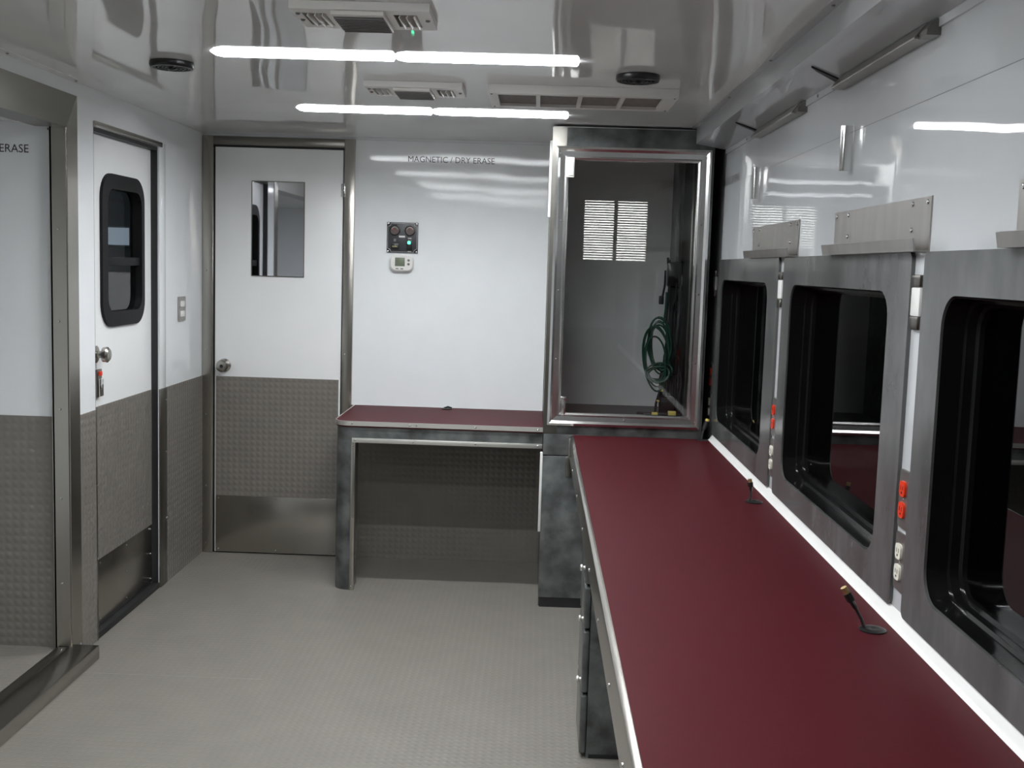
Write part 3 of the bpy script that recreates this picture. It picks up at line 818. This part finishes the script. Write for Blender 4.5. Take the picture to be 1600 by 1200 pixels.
# ------------------------------------------------------------------ things on the right wall
def hood(y0, y1, label):
    e = empty('task_light_hood', (0.775, (y0 + y1) / 2, 2.006), label, 'light', 'steel task light hoods under the soffit')
    MB().prism([(0.780, 2.0405), (0.757, 2.012), (0.757, 2.008), (XR - 0.0005, 2.008), (XR - 0.0005, 2.012), (0.761, 2.012), (0.783, 2.0405)], 'y', y0 + 0.05, y1).build('hood', 'tray_steel', e)
    MB().prism([(0.782, 2.039), (0.765, 2.018), (0.765, 2.006), (XR - 0.0005, 2.006), (XR - 0.0005, 2.039)], 'y', y0, y0 + 0.05).build('end_cap', 'stainless_dark', e)
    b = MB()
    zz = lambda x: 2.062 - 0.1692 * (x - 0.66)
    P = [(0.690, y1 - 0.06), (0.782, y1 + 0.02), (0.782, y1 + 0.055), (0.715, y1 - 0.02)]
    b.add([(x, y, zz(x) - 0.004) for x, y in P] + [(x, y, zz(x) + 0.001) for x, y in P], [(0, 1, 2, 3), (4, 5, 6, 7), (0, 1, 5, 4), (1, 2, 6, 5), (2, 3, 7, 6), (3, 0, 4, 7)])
    b.build('shadow_slit', 'black_rubber', e)  # black wedge standing in for the shaded gap between hood and soffit
    return e
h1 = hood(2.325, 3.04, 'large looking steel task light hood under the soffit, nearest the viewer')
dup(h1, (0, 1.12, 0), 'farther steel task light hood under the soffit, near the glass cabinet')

def tray(y0, y1, label):
    e = empty('marker_tray', (0.775, (y0 + y1) / 2, 1.573), label, 'tray', 'steel marker trays above the windows')
    w = XR - 0.0016
    MB().prism([(w, 1.686), (w - 0.003, 1.686), (w - 0.003, 1.577), (0.763, 1.576), (0.7585, 1.5995), (0.7560, 1.5990), (0.7605, 1.573), (w, 1.573)], 'y', y0, y1).build('tray_plate', 'tray_steel', e)
    for y in (y0 + 0.02, y0 + 0.11, y1 - 0.13, y1 - 0.02):
        screw(e, (w - 0.003, y, 1.674), '-x', 0.006)
    for y in (y0 + 0.11, y1 - 0.13):
        screw(e, (w - 0.003, y, 1.620), '-x', 0.006)
    return e
t1 = tray(2.30, 3.035, 'steel marker tray above the middle window')
dup(t1, (0, 1.15, 0), 'steel marker tray above the window beside the glass cabinet')
dup(t1, (0, -1.148, 0), 'steel marker tray above the nearest window, cut by the right edge')

def pull(y, label):
    e = empty('pull_handle', (0.78, y, 1.783), label, 'handle', 'chrome pulls on the upper wall')
    MB().prism([(XR - 0.0015, y - 0.009)] + [(0.772 + 0.010 * math.cos(a), y + 0.010 * math.sin(a)) for a in [1.5 * PI - k * PI / 8 for k in range(9)]] + [(XR - 0.0015, y + 0.009)], 'z', 1.786, 1.900).build('grip', 'chrome', e)
    for z in (1.80, 1.828, 1.858, 1.884):
        MB().lathe([(0.0045, 0), (0.0045, 0.006), (0.003, 0.009)], (0.775, y + 0.008, z), 'y', 8).build('catch', 'chrome', e)
    return e
p1 = pull(2.925, 'chrome vertical pull on the white wall above the middle window')
dup(p1, (0, 1.19, 0), 'chrome vertical pull on the white wall near the glass cabinet')

def latch(y, label):
    e = empty('panel_latch', (0.782, y, 1.41), label, 'latch', 'white latches between the window surrounds')
    w = XR - 0.0016
    MB().box(w - 0.010, w, y - 0.026, y + 0.026, 1.440, 1.500, 0.003).build('body', 'white_strip', e)
    MB().box(w - 0.012, w, y - 0.026, y + 0.026, 1.500, 1.526, 0.004).build('catch', 'stainless_dark', e)
    MB().box(w - 0.012, w, y - 0.026, y + 0.026, 1.412, 1.440, 0.004).build('catch', 'stainless_dark', e)
    return e
def outlet(y, z, m, label, grp):
    e = empty('power_outlet', (0.782, y, z - 0.058), label, 'outlet', grp)
    w = XR - 0.0016
    slab(MB(), rrect(y - 0.030, y + 0.030, z - 0.062, z + 0.062, 0.008, 3), 'x', w - 0.005, w).build('cover_plate', 'grey_plate', e)
    for s in (-1, 1):
        zc = z + s * 0.0225
        r = slab(MB(), rrect(y - 0.0165, y + 0.0165, zc - 0.0165, zc + 0.0165, 0.009, 4), 'x', w - 0.010, w - 0.004).build('receptacle', m, e)
        q = MB()
        for dy in (-0.006, 0.006):
            q.box(w - 0.0105, w - 0.009, y + dy - 0.001, y + dy + 0.001, zc - 0.002, zc + 0.007)
        q.lathe([(0.0025, 0), (0.0025, -0.001)], (w - 0.0098, y, zc - 0.008), 'x', 8)
        q.build('socket_slot', 'black_plastic', r)
    screw(e, (w - 0.005, y, z), '-x', 0.003)
    return e
WH = ['between the glass cabinet and the first window', 'between the first and middle windows', 'between the middle and nearest windows']
GY = [4.995, 3.648, 2.341]
lt0 = latch(GY[0], 'white panel latch ' + WH[0])
ro0 = outlet(GY[0], 1.0535, 'red_plastic', 'red double power outlet ' + WH[0], 'red outlets on the right wall')
wo0 = outlet(GY[0], 0.919, 'ivory_plastic', 'ivory double power outlet ' + WH[0], 'ivory outlets on the right wall')
for i in (1, 2):
    d = (0, GY[i] - GY[0], 0)
    dup(lt0, d, 'white panel latch ' + WH[i])
    dup(ro0, d, 'red double power outlet ' + WH[i])
    dup(wo0, d, 'ivory double power outlet ' + WH[i])

# cables coming out of the counter
def usb(x, y, tip, label):
    e = empty('data_cable', (x, y, 0.785), label, 'cable', 'black data cables standing in counter grommets')
    base = Vector((x, y, 0.787)); tip = Vector(tip)
    mid = base.lerp(tip, 0.55) + Vector((0.004, 0, -0.004))
    d = (tip - mid).normalized()
    MB().lathe([(0.028, 0), (0.028, 0.003), (0.022, 0.0055), (0.008, 0.0055), (0.003, 0.004)], (x + 0.012, y, 0.785), 'z', 24).build('grommet', 'black_plastic', e)
    MB().tube([base + Vector((-0.004, 0, 0.001)), base.lerp(mid, 0.5), mid], 0.0035, 8).build('cord', 'black_rubber', e)
    L = (tip - mid).length
    pl = MB().tube([mid - d * 0.004, mid + d * 0.004, mid + d * L * 0.30, mid + d * L * 0.36, mid + d * L * 0.72], [0.0035, 0.0055, 0.006, 0.0085, 0.0088], 8).build('plug', 'black_plastic', e)
    MB().tube([mid + d * L * 0.72, tip], 0.0068, 8).build('connector', 'gold_plug', pl)
    return e
usb(0.711, 2.284, (0.657, 2.284, 0.875), 'black data cable with gold plug standing in the nearer counter grommet')
usb(0.708, 3.559, (0.7035, 3.562, 0.860), 'black data cable standing upright in the farther counter grommet')
cc = MB().tube([(0.742, 4.872, 0.786), (0.744, 4.874, 0.81), (0.752, 4.876, 0.838)], [0.004, 0.005, 0.004], 8)
cc.tube([(0.750, 4.876, 0.832), (0.763, 4.876, 0.868)], [0.009, 0.010], 8)
cc.lathe([(0.024, 0), (0.024, 0.003), (0.004, 0.004)], (0.742, 4.858, 0.785), 'z', 18)
cc = tag(cc.build('corner_cable', 'black_rubber'), 'black cable with yellow tip in the corner of counter and glass cabinet', 'cable')
MB().tube([(0.763, 4.876, 0.868), (0.766, 4.876, 0.877)], 0.009, 8).build('tip', 'yellow_tag', cc)

# ------------------------------------------------------------------ things on the back and left walls
gp = empty('gauge_panel', (-0.6835, YB, 1.565), 'square black gauge panel with green light on the dry erase wall', 'panel')
py = YB - 0.008
MB().box(-0.762, -0.605, py, YB - 0.0005, 1.566, 1.718, 0.002).build('plate', 'panel_black', gp)
def ringpts(cx, cz, r, y, a0, a1, n=10):
    return [(cx + r * math.cos(a0 + (a1 - a0) * k / n), y, cz + r * math.sin(a0 + (a1 - a0) * k / n)) for k in range(n + 1)]
bd = MB()
x0, x1, z0, z1, q = -0.757, -0.610, 1.571, 1.713, 0.016
border = ringpts(x0, z0, q, py - 0.0005, PI / 2, 0, 6) + ringpts(x1, z0, q, py - 0.0005, PI, PI / 2, 6) + ringpts(x1, z1, q, py - 0.0005, 1.5 * PI, PI, 6) + ringpts(x0, z1, q, py - 0.0005, 2 * PI, 1.5 * PI, 6)
bd.tube(border, 0.0009, 4, closed=True)
bd.build('border_line', 'label_white', gp)
for x in (-0.755, -0.612):
    for z in (1.573, 1.711):
        screw(gp, (x, py, z), '-y', 0.005)
for cx in (-0.722, -0.646):
    gz = 1.678
    gg = MB().lathe([(0.026, 0), (0.026, -0.005), (0.0235, -0.006), (0.0225, -0.003), (0.002, -0.003)], (cx, py, gz), 'y', 24).build('gauge', 'black_plastic', gp)
    MB().lathe([(0.0215, 0), (0.0215, -0.0008), (0.001, -0.0008)], (cx, py - 0.003, gz), 'y', 24).build('dial', 'dial', gg)
    MB().tube(ringpts(cx, gz, 0.016, py - 0.0042, 0.3, PI - 0.3), 0.0012, 4).build('scale_arc', 'label_white', gg)
    ang = 2.6 if cx < -0.7 else 1.5
    MB().tube([(cx, py - 0.0045, gz), (cx + 0.015 * math.cos(ang), py - 0.0045, gz + 0.015 * math.sin(ang))], 0.0014, 4).build('needle', 'needle_red', gg)
MB().box(-0.701, -0.670, py - 0.001, py, 1.643, 1.652).build('label_strip', 'label_white', gp)
MB().box(-0.656, -0.638, py - 0.001, py, 1.638, 1.642).build('label_strip', 'label_white', gp)
MB().box(-0.656, -0.638, py - 0.001, py, 1.573, 1.576).build('label_strip', 'label_white', gp)
MB().box(-0.727, -0.715, py - 0.001, py, 1.622, 1.636).build('label_strip', 'grille_grey', gp)
sw = MB().box(-0.662, -0.634, py - 0.006, py, 1.578, 1.634, 0.002).build('rocker_switch', 'black_plastic', gp)
MB().box(-0.656, -0.642, py - 0.008, py - 0.005, 1.612, 1.625, 0.001).build('indicator', 'green_led', sw)
mt = MB().box(-0.741, -0.700, py - 0.005, py, 1.582, 1.612, 0.002).build('meter', 'black_plastic', gp)
MB().box(-0.733, -0.708, py - 0.006, py - 0.0045, 1.594, 1.601).build('readout', 'label_olive', mt)

th = empty('thermostat', (-0.683, YB, 1.472), 'white rounded thermostat with grey display below the gauge panel', 'thermostat')
bo = [(-0.7445 + 0.0, 0)]
lp = rrect(-0.743, -0.624, 1.474, 1.560, 0.030, 8)
lp2 = rrect(-0.736, -0.631, 1.480, 1.554, 0.026, 8)
MB().loft([lift(lp, 'y', YB - 0.0005), lift(lp, 'y', YB - 0.020), lift(lp2, 'y', YB - 0.026)], cap=True).build('case', 'white_plastic', th)
MB().box(-0.716, -0.667, YB - 0.0275, YB - 0.025, 1.500, 1.543, 0.001).build('display', 'lcd', th)
for z in (1.530, 1.511):
    MB().lathe([(0.0062, 0), (0.0062, -0.003), (0.001, -0.0035)], (-0.648, YB - 0.0255, z), 'y', 14).build('button', 'grille_grey', th)
for x in (-0.705, -0.681):
    MB().box(x - 0.007, x + 0.007, YB - 0.028, YB - 0.025, 1.485, 1.490, 0.001).build('button', 'grille_grey', th)

ls = empty('light_switch', (XL, 5.285, 1.21), 'steel double light switch plate on the white left wall', 'switch')
slab(MB(), rrect(5.232, 5.338, 1.210, 1.326, 0.006, 3), 'x', XL + 0.0005, XL + 0.006).build('cover_plate', 'tray_steel', ls)
for z in (1.245, 1.292):
    MB().box(XL + 0.005, XL + 0.011, 5.255, 5.315, z - 0.014, z + 0.014, 0.003).build('rocker', 'white_plastic', ls)
for z in (1.218, 1.318):
    screw(ls, (XL + 0.006, 5.285, z), '+x', 0.003)

# ------------------------------------------------------------------ outside, seen through the door window
tag(MB().box(-40, -1.8, -20, 45, -0.6, -0.5).build('ground', 'asphalt'), 'dark yard outside', kind=S)
bw = MB().box(-24, -6, 33, 33.4, -0.5, 7).build('wall_neighbour', 'building_wall')
tag(bw, 'grey wall of a building across the yard', kind=S)
bwin = empty('building_window', (-12.35, 32.9, 1.6), 'small pale blue lit window seen through the left door', 'window')
MB().box(-12.90, -12.02, 32.90, 32.99, 1.74, 2.34, 0.01).build('frame', 'building_wall', bwin)
MB().box(-12.86, -12.06, 32.88, 32.91, 1.78, 2.28).build('pane', 'lit_window', bwin)
